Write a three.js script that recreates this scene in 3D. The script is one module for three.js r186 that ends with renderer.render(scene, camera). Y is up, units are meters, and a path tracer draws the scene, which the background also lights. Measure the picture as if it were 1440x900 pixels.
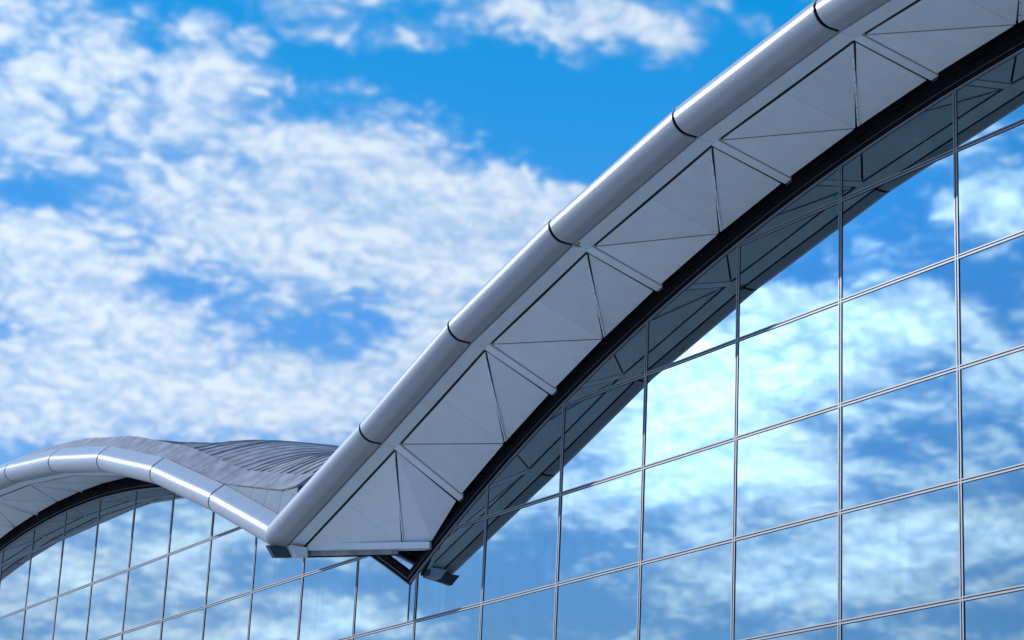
import * as THREE from 'three';
import { mergeGeometries, toCreasedNormals } from 'three/addons/utils/BufferGeometryUtils.js';

// ---------------------------------------------------------------- camera
const scene = new THREE.Scene();
const camera = new THREE.PerspectiveCamera(16.27, 1.6, 0.1, 3000);
camera.position.set(26.2, 1.6, 23.83);
camera.rotation.set(0.30515, 1.03912, 0.04837, 'YXZ');

const renderer = new THREE.WebGLRenderer({ antialias: true });
renderer.toneMapping = THREE.LinearToneMapping;
renderer.toneMappingExposure = 1.0;
renderer.shadowMap.enabled = true;

// ---------------------------------------------------------------- noise
function hash(x, y) { let h = Math.imul(x, 374761393) + Math.imul(y, 668265263) | 0; h = Math.imul(h ^ (h >>> 13), 1274126177); return (h ^ (h >>> 16)) >>> 0; }
const GX = new Float32Array(256), GY = new Float32Array(256);
for (let i = 0; i < 256; i++) { const a = i / 256 * Math.PI * 2; GX[i] = Math.cos(a); GY[i] = Math.sin(a); }
function noise(x, y) {                                     // gradient noise, about -0.7 .. 0.7
  const xi = Math.floor(x), yi = Math.floor(y), fx = x - xi, fy = y - yi;
  const u = fx * fx * fx * (fx * (fx * 6 - 15) + 10), v = fy * fy * fy * (fy * (fy * 6 - 15) + 10);
  const a = hash(xi, yi) & 255, b = hash(xi + 1, yi) & 255, c = hash(xi, yi + 1) & 255, d = hash(xi + 1, yi + 1) & 255;
  const p = GX[a] * fx + GY[a] * fy, q = GX[b] * (fx - 1) + GY[b] * fy, r = GX[c] * fx + GY[c] * (fy - 1), s = GX[d] * (fx - 1) + GY[d] * (fy - 1);
  return p + (q - p) * u + ((r + (s - r) * u) - (p + (q - p) * u)) * v;
}
function fbm(x, y, n) { let s = 0, a = 1, t = 0; for (let i = 0; i < n; i++) { s += a * noise(x, y); t += a; a *= 0.52; const X = x * 1.62 - y * 1.24; y = x * 1.24 + y * 1.62; x = X + 11.3; y += 5.7; } return s / t * 1.9; }
let seed = 7; const rnd = () => { seed = (Math.imul(seed, 1664525) + 1013904223) >>> 0; return seed / 4294967296; };
const clamp = (x, a = 0, b = 1) => Math.min(b, Math.max(a, x)), smooth = (a, b, x) => { const t = clamp((x - a) / (b - a)); return t * t * (3 - 2 * t); }, mix = (a, b, t) => a + (b - a) * t;

// ---------------------------------------------------------------- sky: blue air and broken cumulus, in azimuth and elevation
const SUN = new THREE.Vector3(-0.75, 0.44, 0.49).normalize();
{
  const W = 4096, H = 2048, data = new Float32Array(W * H * 4), R = Math.PI / 180;
  // where the larger cloud banks and the larger gaps lie: azimuth, elevation, half widths in degrees, amount
  const banks = [[-162.1,22.9,3,2,0.14],[-162.1,18.3,2.1,1.3,0.2],[-159.7,23.4,0.4,1.1,-0.3],[-162.2,19.6,1,0.3,-0.35],[-158.1,23.5,1.2,0.9,0.22],[-158.5,21.7,1.8,0.6,0.25],[-157,21.1,1.2,0.3,-0.2],[-149.1,23.5,5.2,1.6,-0.6],[-155.2,24,1.8,0.7,-0.35],[-143.4,24.7,3,2.2,-0.3],[-153.1,24.4,2.2,0.4,0.42],[-147.6,25.3,3,0.6,0.5],[-145.5,24.6,0.8,0.5,0.3],[-154.7,23,1.2,0.5,0.16],[-150.4,22.4,1.8,0.3,0.2],[-154.4,20.8,2.7,1.1,0.5],[-151.2,19.6,2.9,1.6,0.5],[-148.9,19.9,1.4,0.9,0.4],[-157.1,19.5,2.3,1,0.3],[-158.6,17.8,0.8,0.4,-0.5],[-154.3,16.8,1.7,0.5,-0.6],[-146.6,21.9,3.1,0.9,-0.5],[-160.3,17.1,2.3,1,0.35],[-158.2,15.3,3.8,0.9,0.5],[-154.7,15.5,2.3,0.6,0.45],[-161.3,14.3,2.4,0.7,0.4],[-162,13.2,1.3,0.4,-0.4],[-151.8,16.8,0.9,0.5,0.4],
    [144.9,15.6,1.7,1.5,0.75],[144.1,13.9,1.7,0.7,0.5],[142.3,16.6,1.5,0.9,0.5],[142.1,14.3,1.5,1.1,0.4],[146.7,13.2,2.1,0.4,0.45],[149.2,11,1.7,0.7,-0.55],[151,10.3,1.5,0.7,-0.4],[147.2,10.1,1.7,0.5,-0.5],[142,18.9,1.3,0.5,-0.3],[139.1,20.4,1.6,0.9,-0.35],[136.7,18.4,1,0.6,-0.35],[139.3,14.7,1.3,0.4,-0.25],[139.5,17.6,2.2,0.7,0.45],[136.7,20.5,1.2,0.7,0.3],[138.8,12,2.8,0.8,0.5],[137,15.7,1.3,0.5,0.3],[142.3,11.2,2,0.6,0.35],[137.1,10.4,1.3,0.5,-0.3],[142.6,12.5,1.1,0.3,-0.2],[160.5,10.2,2.6,1.1,0.25],[158.1,11.3,1.5,0.7,0.3],[153.2,9.8,1.7,0.4,0.5],[156.1,9.2,2.2,0.4,0.3],[154.5,10.9,1.7,0.3,-0.35],[155.5,11.8,1.1,0.5,0.15]];
  const air = [[0, 0.36, 0.58, 0.86], [8, 0.24, 0.48, 0.84], [13, 0.15, 0.40, 0.83], [18, 0.075, 0.33, 0.81], [22, 0.028, 0.315, 0.79], [26, 0.004, 0.295, 0.75], [40, 0.006, 0.22, 0.68], [90, 0.006, 0.16, 0.55]];
  const col = [0, 0, 0];
  for (let j = 0; j < H; j++) {
    const el = (j + 0.5) / H * 180 - 90;
    if (el < -0.2) { for (let i = 0; i < W; i++) data.set([0.3, 0.34, 0.38, 1], (j * W + i) * 4); continue; }
    const y = Math.sin(el * R), c = Math.cos(el * R), near = banks.filter((b) => Math.abs(el - b[1]) < 3 * b[3]);
    let k = 0; while (k < air.length - 2 && air[k + 1][0] < el) k++;
    const t = clamp((el - air[k][0]) / (air[k + 1][0] - air[k][0]));
    const plan = 1 / (y + 0.15), oct = el > 45 ? 5 : 7;
    for (let i = 0; i < W; i++) {
      const az = (i + 0.5) / W * 360 - 180, x = Math.cos(az * R) * c, z = Math.sin(az * R) * c;
      const cs = x * SUN.x + y * SUN.y + z * SUN.z, ang = Math.acos(clamp(cs, -1, 1)) / R;
      const glow = 0.45 * Math.exp(-ang * ang / (2 * 8 * 8)) + 0.55 * Math.exp(-ang * ang / (2 * 19 * 19));          // forward scattering round the sun
      for (let n = 0; n < 3; n++) col[n] = mix(air[k][n + 1], air[k + 1][n + 1], t);
      let cover = 0.06;
      for (const b of near) { let da = az - b[0]; if (da > 180) da -= 360; else if (da < -180) da += 360; da /= b[2]; const de = (el - b[1]) / b[3], q = da * da + de * de; if (q < 9) cover += b[4] * (b[4] > 0 ? 1.35 : 1.1) * Math.exp(-q * 0.7); }
      // the cloud layer, seen in perspective
      const px = x * plan * 8.4, pz = z * plan * 8.4;
      const wx = fbm(px * 1.1 + 40, pz * 1.1, 3) * 0.16, wz = fbm(px * 1.1, pz * 1.1 + 70, 3) * 0.16, qx = px + wx, qz = pz + wz;
      const f = fbm(qx, qz, 4), bil = Math.abs(fbm(qx * 2.7 + 9, qz * 2.7, 5)), fine = fbm(qx * 7.3 + 2, qz * 7.3 + 17, 3);
      const d = f * 0.48 + bil * 0.40 + fine * 0.07 - 0.03 + cover;
      if (d > -0.3) {
        // billows: compare with the same field a little higher in the sky (crowns are crisp and bright, bases soft and blue) and a little nearer the sun
        const up = 1 - 0.022, b1 = Math.abs(fbm(qx * 2.7 + 9, qz * 2.7, 4)), bu = Math.abs(fbm(qx * up * 2.7 + 9, qz * up * 2.7, 4)), fu = fbm(qx * up, qz * up, 4);
        const puff = Math.abs(fbm(qx * 6.1 + 5, qz * 6.1 + 31, 4)), u2 = 1 - 0.010, pu = Math.abs(fbm(qx * u2 * 6.1 + 5, qz * u2 * 6.1 + 31, 4)), b2 = Math.abs(fbm((qx + SUN.x * 0.08) * 2.7 + 9, (qz + SUN.z * 0.08) * 2.7, 4));
        const crown = (b1 - bu) * 0.9 + (f - fu) * 0.6, lit = clamp(0.47 + crown * 0.55 + (puff - pu) * 0.24 + (b1 - b2) * 0.16 + (puff - 0.2) * 0.20 + (bil - 0.2) * 0.28 + smooth(0.1, 0.8, d) * 0.2);
        const a = Math.pow(smooth(-0.26, mix(0.60, 0.30, clamp(0.4 + crown * 2.0)), d), 1.3) * 0.97, g = 1 + glow * (0.5 + 1.2 * smooth(0.35, 1.15, d));
        const cr = mix(0.235, 0.73, lit) * g, cg = mix(0.45, 0.845, lit) * g, cb = mix(0.80, 0.965, lit) * g;
        col[0] = mix(col[0], cr, a); col[1] = mix(col[1], cg, a); col[2] = mix(col[2], cb, a);
      }
      const gg = 1 + 2.6 * glow, o = (j * W + i) * 4;
      data[o] = col[0] * gg + 0.05 * glow; data[o + 1] = col[1] * gg + 0.05 * glow; data[o + 2] = col[2] * gg; data[o + 3] = 1;
    }
  }
  const tex = new THREE.DataTexture(data, W, H, THREE.RGBAFormat, THREE.FloatType);
  tex.mapping = THREE.EquirectangularReflectionMapping; tex.magFilter = tex.minFilter = THREE.LinearFilter; tex.wrapS = THREE.RepeatWrapping; tex.needsUpdate = true;
  scene.background = tex; scene.environment = tex;
}
const sun = new THREE.DirectionalLight(new THREE.Color(1, 0.95, 0.88), 3.6);
sun.position.copy(SUN).multiplyScalar(150).add(new THREE.Vector3(-15, 10, 0)); sun.target.position.set(-15, 10, 0); sun.castShadow = true; sun.shadow.radius = 1;
Object.assign(sun.shadow.camera, { left: -60, right: 60, top: 60, bottom: -60, near: 1, far: 400 }); sun.shadow.mapSize.set(4096, 4096);
scene.add(sun, sun.target);

// ---------------------------------------------------------------- materials
function grain(seedx, lo, hi, size = 256, blot = 0.5) {     // fine speckle over soft blotches, tiling, sRGB grey
  const d = new Uint8Array(size * size * 4);
  for (let j = 0; j < size; j++) for (let i = 0; i < size; i++) {
    const w = (a, b, n) => { const s = n * i / size, t = n * j / size, u = i / size, v = j / size, g = (x, y) => fbm(x + a, y + b, 3); return mix(mix(g(s, t), g(s - n, t), u), mix(g(s, t - n), g(s - n, t - n), u), v); };
    const v = clamp(0.5 + blot * w(seedx, 3, 5) + 0.5 * ((hash(i + seedx, j) & 1023) / 1023 - 0.5) + 0.25 * w(9, seedx, 24)), q = Math.round(mix(lo, hi, v) * 255);
    d.set([q, q, q, 255], (j * size + i) * 4);
  }
  const t = new THREE.DataTexture(d, size, size); t.colorSpace = THREE.SRGBColorSpace; t.wrapS = t.wrapT = THREE.RepeatWrapping; t.magFilter = THREE.LinearFilter; t.minFilter = THREE.LinearMipmapLinearFilter; t.generateMipmaps = true; t.needsUpdate = true; return t;
}
function lin(tex) { const t = tex.clone(); t.colorSpace = THREE.NoColorSpace; t.needsUpdate = true; return t; }
const rgb = (r, g, b) => new THREE.Color().setRGB(r, g, b);
function streaks() {                                        // rain-washed dust on glass, in faint upright runs
  const n = 512, d = new Uint8Array(n * n * 4);
  for (let j = 0; j < n; j++) for (let i = 0; i < n; i++) { const u = i / n, v = j / n, w = (a, k, l) => { const g = (x, y) => fbm(x + a, y, 3); return mix(mix(g(u * k, v * l), g(u * k - k, v * l), u), mix(g(u * k, v * l - l), g(u * k - k, v * l - l), u), v); }; const q = Math.round(255 * clamp(0.965 + 0.05 * w(3, 23, 3) * smooth(-0.1, 0.5, w(31, 5, 2)) + 0.035 * w(50, 7, 6), 0.8, 1)); d.set([q, q, q, 255], (j * n + i) * 4); }
  const t = new THREE.DataTexture(d, n, n); t.colorSpace = THREE.SRGBColorSpace; t.wrapS = t.wrapT = THREE.RepeatWrapping; t.magFilter = THREE.LinearFilter; t.minFilter = THREE.LinearMipmapLinearFilter; t.generateMipmaps = true; t.needsUpdate = true; return t;
}
const glassDust = streaks();
const paintGrain = grain(11, 0.93, 1), roofGrain = grain(23, 0.72, 1, 256, 0.9), concreteGrain = grain(5, 0.75, 1, 256, 0.8);
const M = {
  glass: new THREE.MeshPhysicalMaterial({ color: rgb(0.238, 0.315, 0.352), metalness: 1, roughness: 0.012, map: glassDust }),
  nose: new THREE.MeshPhysicalMaterial({ color: rgb(0.34, 0.37, 0.43), metalness: 0.12, roughness: 0.28, specularIntensity: 0.7, map: paintGrain }),
  soffit: new THREE.MeshStandardMaterial({ color: rgb(0.625, 0.705, 0.79), metalness: 0, roughness: 0.6, map: paintGrain }),
  beam: new THREE.MeshStandardMaterial({ color: rgb(0.67, 0.75, 0.84), metalness: 0.1, roughness: 0.5, map: paintGrain }),
  alu: new THREE.MeshStandardMaterial({ color: rgb(0.19, 0.21, 0.25), metalness: 0.4, roughness: 0.5 }),
  gasket: new THREE.MeshStandardMaterial({ color: rgb(0.012, 0.013, 0.018), roughness: 0.7 }),
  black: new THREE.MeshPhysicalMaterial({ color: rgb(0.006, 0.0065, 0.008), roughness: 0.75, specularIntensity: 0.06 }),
  slate: new THREE.MeshStandardMaterial({ color: rgb(0.05, 0.075, 0.10), metalness: 0.5, roughness: 0.4 }),
  flashing: new THREE.MeshStandardMaterial({ color: rgb(0.33, 0.33, 0.37), metalness: 0.2, roughness: 0.55, map: roofGrain }),
  roof: new THREE.MeshStandardMaterial({ color: rgb(0.37, 0.37, 0.40), metalness: 0.1, roughness: 0.6, map: roofGrain }),
  gutter: new THREE.MeshPhysicalMaterial({ color: rgb(0.19, 0.25, 0.32), metalness: 0, roughness: 0.7, specularIntensity: 0.15, map: paintGrain }),
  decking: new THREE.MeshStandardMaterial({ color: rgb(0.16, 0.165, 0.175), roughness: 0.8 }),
  rust: new THREE.MeshStandardMaterial({ color: rgb(0.22, 0.115, 0.055), roughness: 0.9 }),
  concrete: new THREE.MeshStandardMaterial({ color: rgb(0.40, 0.40, 0.40), roughness: 0.85, map: concreteGrain }),
  paving: new THREE.MeshStandardMaterial({ color: rgb(0.58, 0.58, 0.57), roughness: 0.9, map: concreteGrain }),
};

// sheets of one kind differ a little in tint from batch to batch
const batch = (m, tints) => tints.map(([r, g, b]) => { const c = m.clone(); c.color = rgb(m.color.r * r, m.color.g * g, m.color.b * b); return c; });
const GLASSES = batch(M.glass, [[1, 1, 1], [0.95, 0.97, 0.98], [1.04, 1.02, 1.01], [0.98, 1.01, 1.03], [0.92, 0.95, 0.96]]), SOFFITS = batch(M.soffit, [[1, 1, 1], [0.955, 0.96, 0.965], [1.03, 1.025, 1.02], [0.98, 0.985, 1]]), pick = (l) => l[Math.floor(rnd() * l.length)];

// ---------------------------------------------------------------- geometry helpers
const V3 = (x, y, z) => new THREE.Vector3(x, y, z);
function fromTris(tris) {                                   // flat shaded, uv in metres on the plane each face is nearest to
  const pos = [], nor = [], uv = [];
  for (const [a, b, c] of tris) {
    const n = b.clone().sub(a).cross(c.clone().sub(a)); if (n.lengthSq() < 1e-16) continue; n.normalize();
    for (const p of [a, b, c]) { pos.push(p.x, p.y, p.z); nor.push(n.x, n.y, n.z); Math.abs(n.z) > 0.7 ? uv.push(p.x * 0.5, p.y * 0.5) : Math.abs(n.y) >= Math.abs(n.x) ? uv.push(p.x * 0.5, p.z * 0.5) : uv.push(p.y * 0.5, p.z * 0.5); }
  }
  const g = new THREE.BufferGeometry(); g.setAttribute('position', new THREE.Float32BufferAttribute(pos, 3)); g.setAttribute('normal', new THREE.Float32BufferAttribute(nor, 3)); g.setAttribute('uv', new THREE.Float32BufferAttribute(uv, 2)); return g;
}
function loft(rings, closed = true) {                       // rings of equal point counts; caps at both ends; outward if rings run counter-clockwise seen from the far end
  const t = [], m = rings[0].length;
  for (let r = 0; r + 1 < rings.length; r++) for (let i = 0; i < (closed ? m : m - 1); i++) { const k = (i + 1) % m, A = rings[r], B = rings[r + 1]; t.push([A[i], B[i], B[k]], [A[i], B[k], A[k]]); }
  if (closed) for (const [ring, flip] of [[rings[0], 0], [rings[rings.length - 1], 1]]) {
    const n = V3(0, 0, 0); for (let i = 0; i < m; i++) { const a = ring[i], b = ring[(i + 1) % m]; n.add(a.clone().cross(b)); }
    const u = ring[1].clone().sub(ring[0]).normalize(), v = n.clone().normalize().cross(u), flat = ring.map((p) => new THREE.Vector2(p.dot(u), p.dot(v)));
    for (const [a, b, c] of THREE.ShapeUtils.triangulateShape(flat, [])) t.push(flip ? [ring[a], ring[b], ring[c]] : [ring[a], ring[c], ring[b]]);
  }
  return t;
}
const prism = (poly, d) => fromTris(loft([poly, poly.map((p) => p.clone().add(d))]));
const box = (x0, x1, y0, y1, z0, z1) => prism([V3(x0, y0, z0), V3(x1, y0, z0), V3(x1, y1, z0), V3(x0, y1, z0)], V3(0, 0, z1 - z0));
function inset(poly, d) {                                   // shrink a convex, nearly flat polygon by d
  const n = V3(0, 0, 0), m = poly.length; for (let i = 0; i < m; i++) n.add(poly[i].clone().cross(poly[(i + 1) % m])); n.normalize();
  const ds = Array.isArray(d) ? d : poly.map(() => d);
  return poly.map((p, i) => {
    const e1 = p.clone().sub(poly[(i + m - 1) % m]).normalize(), e2 = poly[(i + 1) % m].clone().sub(p).normalize();
    const n1 = n.clone().cross(e1), n2 = n.clone().cross(e2), d1 = ds[(i + m - 1) % m], d2 = ds[i], s = e1.clone().cross(e2).dot(n);
    return p.clone().addScaledVector(e2, d1 / s).addScaledVector(e1, -d2 / s);   // meets both shifted edges
  });
}
function add(parent, name, geometry, material) { const o = new THREE.Mesh(geometry, material); o.name = name; o.castShadow = o.receiveShadow = true; parent.add(o); return o; }
function group(parent, name) { const o = new THREE.Group(); o.name = name; parent.add(o); return o; }

// ---------------------------------------------------------------- ground
{
  const g = new THREE.PlaneGeometry(3000, 3000); g.rotateX(-Math.PI / 2);
  for (let i = 0; i < g.attributes.uv.count; i++) g.attributes.uv.setXY(i, g.attributes.uv.getX(i) * 500, g.attributes.uv.getY(i) * 500);
  const o = add(scene, 'ground', g, M.paving); o.userData = { kind: 'structure', label: 'pale concrete paving in front of the halls' };
}

// ---------------------------------------------------------------- the vaulted halls
const BAY = 3, ROW = 1.8896, ROW0 = 15.86, VALLEY = -18.31, BASE = ROW0 - 6 * ROW;
const archR = (x) => -31.931 + Math.sqrt(49.167 ** 2 - (x - 5.478) ** 2), archL = (x) => -35.978 + Math.sqrt(52.695 ** 2 - (x + 42.08) ** 2);
const Z_OUT = 1.7, Z_IN = 0.05;
// the rolled edge of the canopy: height above the soffit, distance from the wall
const noseProfile = [[0, 2.09]];
for (let a = -90; a <= 42; a += 11) noseProfile.push([0.30 + 0.30 * Math.sin(a * Math.PI / 180), 2.28 + 0.30 * Math.cos(a * Math.PI / 180)]);
noseProfile.push([0.73, 2.27]);

function buildHall(o) {
  const hall = group(scene, o.name); hall.userData = { label: o.label, category: 'building', group: 'vaulted halls in a row' };
  const P = o.outer.map(([x, y]) => V3(x, y, Z_OUT)), n = P.length, arch = o.arch;
  const segN = []; for (let k = 0; k + 1 < n; k++) { const d = P[k + 1].clone().sub(P[k]).normalize(); segN.push(V3(-d.y, d.x, 0)); }
  const N = P.map((_, k) => {
    if (k === o.tip) { const s = segN[Math.min(k, n - 2)]; return V3(0, 1 / s.y, 0); }
    if (k === 0 || k === n - 1) return segN[Math.min(k, n - 2)].clone();
    const b = segN[k - 1].clone().add(segN[k]).normalize(); return b.multiplyScalar(1 / b.dot(segN[k]));
  });
  const at = (k, t, h, z) => { const a = P[k].clone().addScaledVector(N[k], h), b = P[k + 1].clone().addScaledVector(N[k + 1], h), p = a.lerp(b, t); p.z = z; return p; };
  const heightAt = (x, h) => { for (let k = 0; k + 1 < n; k++) { const a = at(k, 0, h, 0), b = at(k, 1, h, 0); if (x <= b.x || k === n - 2) { return mix(a.y, b.y, (x - a.x) / (b.x - a.x)); } } };
  const inner0 = (x) => V3(x, arch(x) + 0.47, 0);

  // ---- glass wall
  const wall = group(hall, 'glass_wall');
  const [xa, xb] = o.span, c0 = Math.floor(xa / BAY + 1e-6), c1 = Math.ceil(xb / BAY - 1e-6);
  for (let c = c0; c < c1; c++) for (let r = -6; r < 2; r++) {
    let x0 = Math.max(xa, c * BAY), x1 = Math.min(xb, (c + 1) * BAY); const y0 = ROW0 + r * ROW, y1 = y0 + ROW;
    if (x1 - x0 < 0.05) continue;
    const ok = (x) => arch(x) > y0 + 0.02; if (!ok(x0) && !ok(x1) && !ok((x0 + x1) / 2)) continue;
    if (!ok(x0)) { let a = x0, b = x1; for (let q = 0; q < 30; q++) { const m = (a + b) / 2; ok(m) ? b = m : a = m; } x0 = b; }
    if (!ok(x1)) { let a = x0, b = x1; for (let q = 0; q < 30; q++) { const m = (a + b) / 2; ok(m) ? a = m : b = m; } x1 = a; }
    if (x1 - x0 < 0.02) continue;
    // each pane sits a little out of true and is slightly bowed, with the roller waves of toughened glass
    const tx = (rnd() - 0.5) * 0.0034, ty = (rnd() - 0.5) * 0.0034, bow = (rnd() - 0.6) * 0.0016, ph = rnd() * 6, wv = 0.000016 + rnd() * 0.00003, wl = 11 + rnd() * 7, NX = 18, NY = 14;
    const pos = [], nor = [], uv = [], idx = [], X0 = c * BAY, Y0 = y0;
    for (let i = 0; i <= NX; i++) for (let j = 0; j <= NY; j++) {
      const x = mix(x0, x1, i / NX), top = Math.max(y0 + 0.001, Math.min(y1, arch(x))), y = mix(y0, top, j / NY), u = (x - X0) / BAY, v = (y - Y0) / ROW, pi = Math.PI;
      const q = wl * (y - Y0) + ph + 0.6 * Math.sin((x - X0) * 2.1 + ph), dq = 0.6 * 2.1 * Math.cos((x - X0) * 2.1 + ph);
      const z = tx * (u - 0.5) * BAY + ty * (v - 0.5) * ROW + bow * Math.sin(pi * u) * Math.sin(pi * v) + wv * Math.sin(q);
      const dx = tx + bow * pi / BAY * Math.cos(pi * u) * Math.sin(pi * v) + wv * Math.cos(q) * dq, dy = ty + bow * pi / ROW * Math.sin(pi * u) * Math.cos(pi * v) + wv * wl * Math.cos(q);
      pos.push(x, y, z); nor.push(-dx, -dy, 1); uv.push(x * 0.21 + ph, y * 0.21 + ph * 3);
      if (i < NX && j < NY) { const a = i * (NY + 1) + j, b = a + NY + 1; idx.push(a, b, b + 1, a, b + 1, a + 1); }
    }
    const g = new THREE.BufferGeometry(); g.setAttribute('position', new THREE.Float32BufferAttribute(pos, 3)); g.setAttribute('normal', new THREE.Float32BufferAttribute(nor, 3)); g.setAttribute('uv', new THREE.Float32BufferAttribute(uv, 2)); g.setIndex(idx); g.normalizeNormals();
    add(wall, 'pane', g, pick(GLASSES));
  }
  // frames: two aluminium fins with a dark groove between
  for (let c = c0; c <= c1; c++) {
    const x = c * BAY; if (x < xa + 0.01 || x > xb - 0.01) continue; const top = arch(x) - 0.01;
    add(wall, 'mullion', mergeGeometries([box(x - 0.042, x - 0.014, BASE, top, -0.03, 0.018), box(x + 0.014, x + 0.042, BASE, top, -0.03, 0.018)]), M.alu);
    add(wall, 'mullion_groove', mergeGeometries([box(x - 0.0135, x + 0.0135, BASE, top, -0.03, 0.008), box(x - 0.055, x - 0.0425, BASE, top, -0.03, 0.007), box(x + 0.0425, x + 0.055, BASE, top, -0.03, 0.007)]), M.gasket);
  }
  for (let r = -5; r < 2; r++) {
    const y = ROW0 + r * ROW; let x0 = xa, x1 = xb; const ok = (x) => arch(x) > y + 0.03, mid = clamp(o.crown, xa, xb); if (!ok(mid)) continue;
    if (!ok(x0)) { let a = x0, b = mid; for (let q = 0; q < 40; q++) { const m = (a + b) / 2; ok(m) ? b = m : a = m; } x0 = b; }
    if (!ok(x1)) { let a = mid, b = x1; for (let q = 0; q < 40; q++) { const m = (a + b) / 2; ok(m) ? a = m : b = m; } x1 = a; }
    add(wall, 'transom', mergeGeometries([box(x0, x1, y - 0.040, y - 0.012, -0.027, 0.015), box(x0, x1, y + 0.012, y + 0.034, -0.027, 0.015)]), M.alu);
    add(wall, 'transom_groove', mergeGeometries([box(x0, x1, y - 0.0115, y + 0.0115, -0.027, 0.0055), box(x0, x1, y - 0.052, y - 0.0405, -0.027, 0.0045)]), M.gasket);
  }
  if (o.joint) add(wall, 'joint_strip', box(VALLEY - 0.012, VALLEY + 0.004, ROW0 - 3 * ROW, archL(VALLEY) - 0.02, -0.02, 0.02), M.alu);
  const sweepArch = (h0, h1, z0, z1, xs, xe, m = 64) => {
    const rings = []; for (let i = 0; i <= m; i++) { const x = mix(xs, xe, i / m), e = 0.01, s = (arch(Math.min(x + e, xe)) - arch(Math.max(x - e, xs))) / (Math.min(x + e, xe) - Math.max(x - e, xs)), k = o.plumb(x) ? Math.hypot(1, s) : 0, l = Math.hypot(1, s), nx = k ? 0 : -s / l, ny = k ? k : 1 / l, y = arch(x); rings.push([V3(x + nx * h0, y + ny * h0, z0), V3(x + nx * h0, y + ny * h0, z1), V3(x + nx * h1, y + ny * h1, z1), V3(x + nx * h1, y + ny * h1, z0)]); }
    return fromTris(loft(rings));
  };
  add(wall, 'arch_trim', sweepArch(-0.012, 0.02, -0.03, 0.03, xa, xb), M.alu);
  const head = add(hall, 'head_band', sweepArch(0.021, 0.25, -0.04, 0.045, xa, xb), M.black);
  add(head, 'painted_gap_shade', sweepArch(0.251, 0.62, -0.14, -0.04, xa, xb), M.black);  // solid strip coloured black, so the open slot reads as deep shade
  add(head, 'edge_line', sweepArch(0.10, 0.115, 0.04, 0.052, xa, xb), M.slate);

  // ---- canopy
  const can = group(hall, 'canopy'), UP = V3(0, 0.016, 0);
  const innerPt = (x, ref) => { const a = inner0(x); return a.lerp(ref, Z_IN / Z_OUT); };
  const I = P.map((p, k) => k === o.tip ? V3(o.innerTip[0], o.innerTip[1], Z_IN) : innerPt(p.x, p));
  const dark = [], lift = V3(0, 0.22, 0);
  for (let k = 0; k + 1 < n; k++) {
    const len = P[k].distanceTo(P[k + 1]), e = 0.04 / len;
    // rolled edge
    const th = 0.025, inn = noseProfile.map(([h, z], i) => { const a = noseProfile[Math.max(0, i - 1)], b = noseProfile[Math.min(noseProfile.length - 1, i + 1)], d = Math.hypot(b[0] - a[0], b[1] - a[1]); return [h + (b[1] - a[1]) / d * -th * -1, z - (b[0] - a[0]) / d * th]; });
    const ringOf = (t, pts) => pts.map(([h, z]) => at(k, t, h, z));
    const loop = noseProfile.concat(inn.map(([h, z]) => [clamp(h, 0.02, 0.8), z]).reverse());
    const e0 = k === o.tip ? 0.001 : e, e1 = k + 1 === o.tip ? 0.001 : e;
    add(can, 'edge_panel', toCreasedNormals(fromTris(loft([ringOf(e0, loop), ringOf(1 - e1, loop)])), 0.45), M.nose);
    const core = noseProfile.map(([h, z]) => [0.035 + (h - 0) * 0.9, 2.05 + (z - 2.05) * 0.88]); core.push([0.66, 2.06]);
    add(can, 'edge_core', fromTris(loft([ringOf(0, core), ringOf(1, core)])), M.black);
    // flat strip behind it
    const q = (t, h, z) => at(k, t, h, z), eb = 0.004 / len;
    add(can, 'edge_beam', fromTris(loft([0 + eb, 1 - eb].map((t) => [q(t, 0, 1.70), q(t, 0, 2.035), q(t, 0.06, 2.035), q(t, 0.06, 1.70)]))), M.beam);
    // soffit panels: triangles from the outer corners to the middle of the inner side
    const A = P[k].clone(), B = P[k + 1].clone(), a = I[k].clone(), b = I[k + 1].clone(), xm = (I[k].x + I[k + 1].x) / 2, ref = A.clone().lerp(B, 0.5);
    const d = V3(1, 0, 0).multiplyScalar(0.12), m = innerPt(xm, ref.setX(xm)); A.z = B.z = Z_OUT - 0.05; 
    const oA = k === o.tip ? A : A.clone().lerp(B, 0.12 / len), oB = k + 1 === o.tip ? B : B.clone().lerp(A, 0.12 / len), iA = a.clone(), iB = b.clone(), il = a.distanceTo(b);
    if (k !== o.tip) iA.lerp(b, 0.12 / il); if (k + 1 !== o.tip) iB.lerp(a, 0.12 / il);
    const S = (pts, ds) => add(can, 'soffit_panel', prism(inset(pts, ds), UP), pick(SOFFITS));
    const G = 0.02, F = 0.003, mo = oA.clone().lerp(oB, 0.5);
    // fold each bay very slightly: the middle of the outer side hangs a touch lower
    mo.y -= 0.012;
    const pt = (t, i) => t.clone().lerp(i, 0.78).add(V3(0, 0.01, 0));
    if (k === o.tip) { const p = pt(oA, iA); S([oA, mo, p], [G, F, G]); S([mo, oB, p], [G, G, F]); S([oB, iB, iA, p], G); }
    else if (k + 1 === o.tip) { const p = pt(oB, iB); S([mo, oB, p], [G, G, F]); S([oA, mo, p], [G, F, G]); S([oA, p, iB, iA], G); }
    else { S([oA, m, iA], G); S([oA, mo, m], [G, F, G]); S([mo, oB, m], [G, G, F]); S([oB, iB, m], G); }
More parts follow.
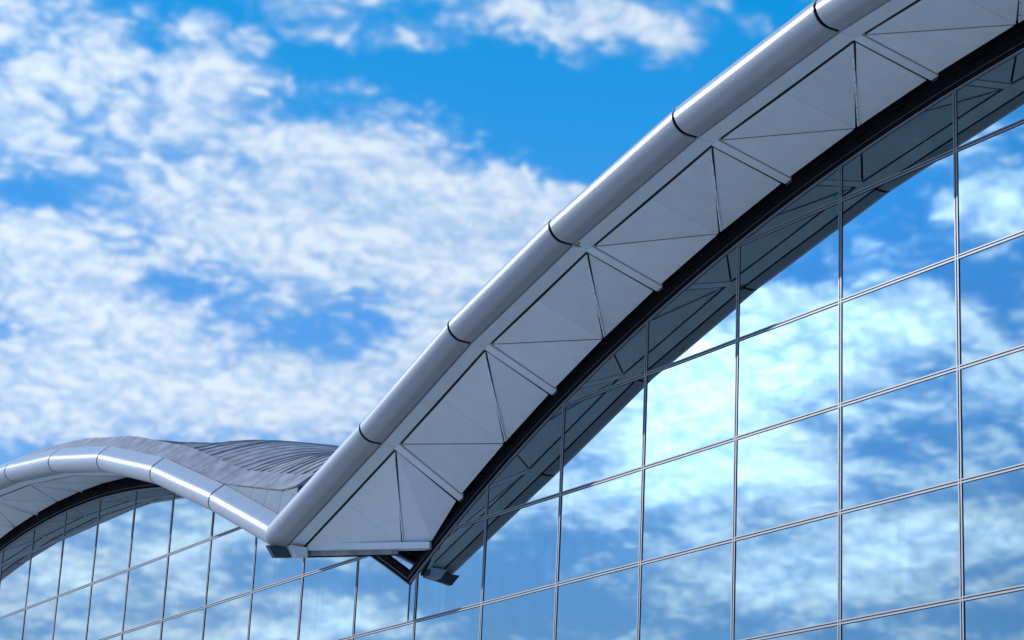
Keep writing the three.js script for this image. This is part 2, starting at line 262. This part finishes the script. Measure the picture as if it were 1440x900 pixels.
    const bt0 = oB.clone().lerp(oA, 0.03), bt1 = k === o.tip ? pt(oA, iA) : m.clone(); if (k + 1 !== o.tip) { // screwed batten along the long joint
      const dir = bt1.clone().sub(bt0), side = V3(0.045, 0.0, 0), f0 = bt0.clone().lerp(bt1, 0.06), f1 = bt0.clone().lerp(bt1, 0.97), heads = [];
      for (const p of [f0, f1]) p.add(V3(0.03, 0.004, 0)); add(can, 'joint_batten', prism([f0, f0.clone().add(side), f1.clone().add(side), f1], V3(0, -0.012, 0)), M.beam);
      for (let h = 0; h < 6; h++) { const c = f0.clone().lerp(f1, (h + 0.5) / 6).add(V3(0.022, -0.016, 0)), g = new THREE.CylinderGeometry(0.011, 0.011, 0.008, 8); g.translate(c.x, c.y, c.z); heads.push(g); }
      add(can, 'screw_row', mergeGeometries(heads), M.slate);
    }
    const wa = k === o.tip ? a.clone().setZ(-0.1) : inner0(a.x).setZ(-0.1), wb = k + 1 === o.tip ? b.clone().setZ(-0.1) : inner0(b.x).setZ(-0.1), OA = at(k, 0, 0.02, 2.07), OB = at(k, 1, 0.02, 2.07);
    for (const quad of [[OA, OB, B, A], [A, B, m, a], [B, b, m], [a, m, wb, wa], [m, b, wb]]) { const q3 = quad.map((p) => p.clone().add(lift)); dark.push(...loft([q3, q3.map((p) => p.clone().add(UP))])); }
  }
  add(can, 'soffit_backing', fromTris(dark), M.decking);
  for (let k = 0; k < n; k++) if (k !== o.tip) {            // ribs between the bays
    const w = 0.095, t = k < n - 1 ? P[k + 1].clone().sub(P[k]).normalize() : P[k].clone().sub(P[k - 1]).normalize(), s = k < n - 1 && k > 0 ? P[k + 1].clone().sub(P[k - 1]).normalize() : t;
    const p = P[k].clone().setZ(Z_OUT - 0.004), i = I[k].clone(); i.lerp(p, -0.03);
    add(can, 'rib', prism([p.clone().addScaledVector(s, -w), p.clone().addScaledVector(s, w), i.clone().addScaledVector(s, w), i.clone().addScaledVector(s, -w)], V3(0, 0.07, 0)), M.beam);
    add(can, 'rib_bracket', prism([i.clone().addScaledVector(s, -w * 0.8).add(V3(0, -0.04, -0.01)), i.clone().addScaledVector(s, w * 0.8).add(V3(0, -0.04, -0.01)), i.clone().addScaledVector(s, w * 0.8).add(V3(0, -0.03, -0.11)), i.clone().addScaledVector(s, -w * 0.8).add(V3(0, -0.03, -0.11))], V3(0, 0.06, 0)), M.slate);
  }
  for (let k = 0; k + 1 < n; k++) for (let j = 1; j < 4; j++) { // clips in the slot between soffit and wall
    const i = I[k].clone().lerp(I[k + 1], j / 4); i.y = arch(i.x) + 0.50; add(can, 'slot_clip', box(i.x - 0.2, i.x + 0.2, i.y - 0.15, i.y - 0.115, 0.0, 0.05), M.black);
  }
  // ---- roof
  const roof = group(hall, 'roof');
  // the flashing follows the rolled edge and flattens out into the valley between the halls
  const kx = o.knee, tipX = P[o.tip].x, low = (x) => o.side * (x - kx) < 0 ? heightAt(x, 0.72) : mix(heightAt(kx, 0.72), 13.36, clamp((x - kx) / (tipX - kx))), high = (x) => o.side * (x - kx) < 0 ? heightAt(x, 1.13) : mix(heightAt(kx, 1.13), 13.80, clamp((x - kx) / (tipX - kx)));
  const rx = o.side > 0 ? [P[0].x + 1, tipX + 0.6] : [tipX, P[n - 1].x - 1], nf = Math.round((rx[1] - rx[0]) / 0.84);
  for (let j = 0; j < nf; j++) {
    const x0 = mix(rx[0], rx[1], j / nf) + 0.007, x1 = mix(rx[0], rx[1], (j + 1) / nf) - 0.007;
    add(roof, 'eave_flashing', prism([V3(x0, low(x0), 2.17), V3(x1, low(x1), 2.17), V3(x1 - 0.2 * o.side, high(x1 - 0.2 * o.side), 1.6), V3(x0 - 0.2 * o.side, high(x0 - 0.2 * o.side), 1.6)], V3(0, -0.03, -0.02)), M.flashing);
    if (o.side * (x0 - kx) > -0.6) add(roof, 'gutter_sheet', prism([V3(x0, heightAt(x0, 0.68), 2.21), V3(x1, heightAt(x1, 0.68), 2.21), V3(x1, low(x1) + 0.01, 2.12), V3(x0, low(x0) + 0.01, 2.12)], V3(0, -0.01, -0.03)), M.gutter);
  }
  const rise = [[0, 0], [0.5, 0.26], [1, 0.49], [1.6, 0.71], [2.4, 0.88], [3.2, 0.96], [5, 1.0], [40, 1.2]];
  const Q = (d) => { d = Math.max(0, d); let k = 0; while (rise[k + 1][0] < d) k++; return mix(rise[k][1], rise[k + 1][1], (d - rise[k][0]) / (rise[k + 1][0] - rise[k][0])); };
  const top = (x, z) => high(x) - 0.05 + Q(1.58 - z) * (1 - 0.95 * smooth(1, 8.5, o.side * (kx - x)) + 0.3 * smooth(-0.5, 3.5, o.side * (x - kx)));
  const zs = [1.58, 1.4, 1.2, 1, 0.8, 0.5, 0.2, -0.2, -0.7, -1.3, -2, -3, -5, -8.4], tr = [], NXR = 90;
  for (let i = 0; i < NXR; i++) for (let j = 0; j + 1 < zs.length; j++) { const u0 = mix(rx[0], rx[1], i / NXR), u1 = mix(rx[0], rx[1], (i + 1) / NXR), p = (x, z) => V3(x, top(x, z), z), a = p(u0, zs[j]), b = p(u1, zs[j]), c = p(u1, zs[j + 1]), d = p(u0, zs[j + 1]); tr.push([a, b, c], [a, c, d]); }
  add(roof, 'roof_sheet', toCreasedNormals(fromTris(tr), 0.6), M.roof);
  if (o.seams) for (let x = tipX - 0.2; x > -36; x -= 0.40) {
    const xx = x + (rnd() - 0.5) * 0.03, hh = 0.012 + rnd() * 0.03, r = zs.slice(0, 12).map((z) => { const w = 0.014, xz = xx + (rnd() - 0.5) * 0.012, y = top(xz, z) - 0.005, h = hh * (0.7 + 0.6 * rnd()); return [V3(xz - w, y, z), V3(xz + w, y, z), V3(xz + w, y + h, z), V3(xz - w, y + h, z)]; });
    add(roof, 'standing_seam', fromTris(loft(r)), M.roof);
  }
  // ---- the closed rest of the hall
  const shell = group(hall, 'shell');
  add(shell, 'base_wall', box(xa + 0.01, xb - 0.01, 0, BASE - 0.01, -0.3, 0.03), M.concrete);
  add(shell, 'rear_wall', box(xa + 0.01, xb - 0.01, 0, 12.5, -8.3, -8), M.concrete);
  const ex = o.side > 0 ? xa : xb - 0.3; add(shell, 'end_wall', box(ex, ex + 0.3, 0, arch(o.side > 0 ? xa : xb) - 0.2, -8, -0.31), M.concrete);
  return { hall, can, wall, at, P };
}

const R = buildHall({
  name: 'vaulted_hall', label: 'glass fronted hall under the broad pale soffit with triangular panels', arch: archR, crown: 5.478, span: [VALLEY, 12], tip: 0, side: -1, knee: -20.3, innerTip: [-17.3, 11.89], seams: false, plumb: (x) => x < VALLEY + 0.05,
  outer: [[-20.75, 11.95], [-16.16, 13.59], [-12.42, 15.01], [-8.61, 16.11], [-4.52, 17.03], [-0.5, 17.63], [3.6, 17.92], [7.7, 17.9], [11.8, 17.55]],
});
const L = buildHall({
  name: 'vaulted_hall_001', label: 'hall with rounded silver eave and grey ribbed metal roof above its glass', arch: archL, crown: -42.08, span: [-60, VALLEY], tip: 9, side: 1, knee: -24.44, innerTip: [-19.4, 11.97], seams: true, joint: true, plumb: (x) => x > VALLEY - 0.05,
  outer: [[-57.1, 16.45], [-53, 16.95], [-48.9, 17.25], [-44.9, 17.33], [-40.8, 17.15], [-36.76, 16.70], [-32.64, 15.97], [-28.51, 14.85], [-24.4, 13.39], [-20.75, 11.95]],
});
// valley point of the canopy: end pieces, the raking beam back to the wall, the glass above the valley of the wall
{
  const can = R.can, x = -20.75;
  const plate = (name, pts, w, m) => add(can, name, prism(pts.map(([z, y]) => V3(x, y, z)), V3(w, 0, 0)), m);
  plate('end_cap', [[2.075, 11.96], [2.56, 11.96], [2.36, 11.70], [1.93, 11.76]], 0.14, M.slate);
  plate('beam_end', [[1.66, 12.0], [2.07, 12.0], [1.92, 11.76], [1.62, 11.80]], 0.36, M.beam);
  const bar = (name, a, b, h0, h1, back, m) => add(can, name, prism([V3(...a), V3(...b), V3(b[0] + back[0], b[1], b[2] + back[1]), V3(a[0] + back[0], a[1], a[2] + back[1])].map((p) => p.add(V3(0, h0, 0))), V3(0, h1 - h0, 0)), m);
  bar('raking_beam', [-20.4, 12.09, 1.63], [-17.25, 11.87, 0.14], -0.14, 0.005, [-0.14, -0.22], M.beam);
  bar('raking_panel', [-20.6, 11.95, 1.56], [-18.2, 11.80, 0.44], -0.115, -0.004, [-0.04, -0.06], M.flashing);
  bar('raking_seal', [-20.6, 11.835, 1.56], [-18.2, 11.685, 0.44], -0.02, -0.001, [-0.04, -0.06], M.black);
  add(R.wall, 'pane', fromTris([[V3(VALLEY, 11.3, -0.035), V3(-17.2, 12.8, -0.035), V3(-21.5, 12.8, -0.035)]]), M.glass);
}
// rust that has run from the joint between two edge panels
for (const [t, z, r, e] of [[0.006, 1.985, 0.05, 1.9], [0.028, 2.0, 0.03, 2.6], [0.002, 1.90, 0.018, 3.2], [0.05, 1.80, 0.02, 1.4]]) {
  const c = R.at(3, t, -0.003, z), k = R.at(3, t + 0.05, -0.003, z).sub(c).normalize(), p = []; for (let i = 0; i < 11; i++) { const a = i / 11 * Math.PI * 2, q = r * (0.6 + 0.6 * rnd()); p.push(c.clone().addScaledVector(k, Math.cos(a) * q).add(V3(0, 0, -Math.sin(a) * q * e * 0.6))); }
  add(R.can, 'rust_stain', prism(p, V3(0, 0.0015, 0)), M.rust);
}
renderer.render(scene, camera);
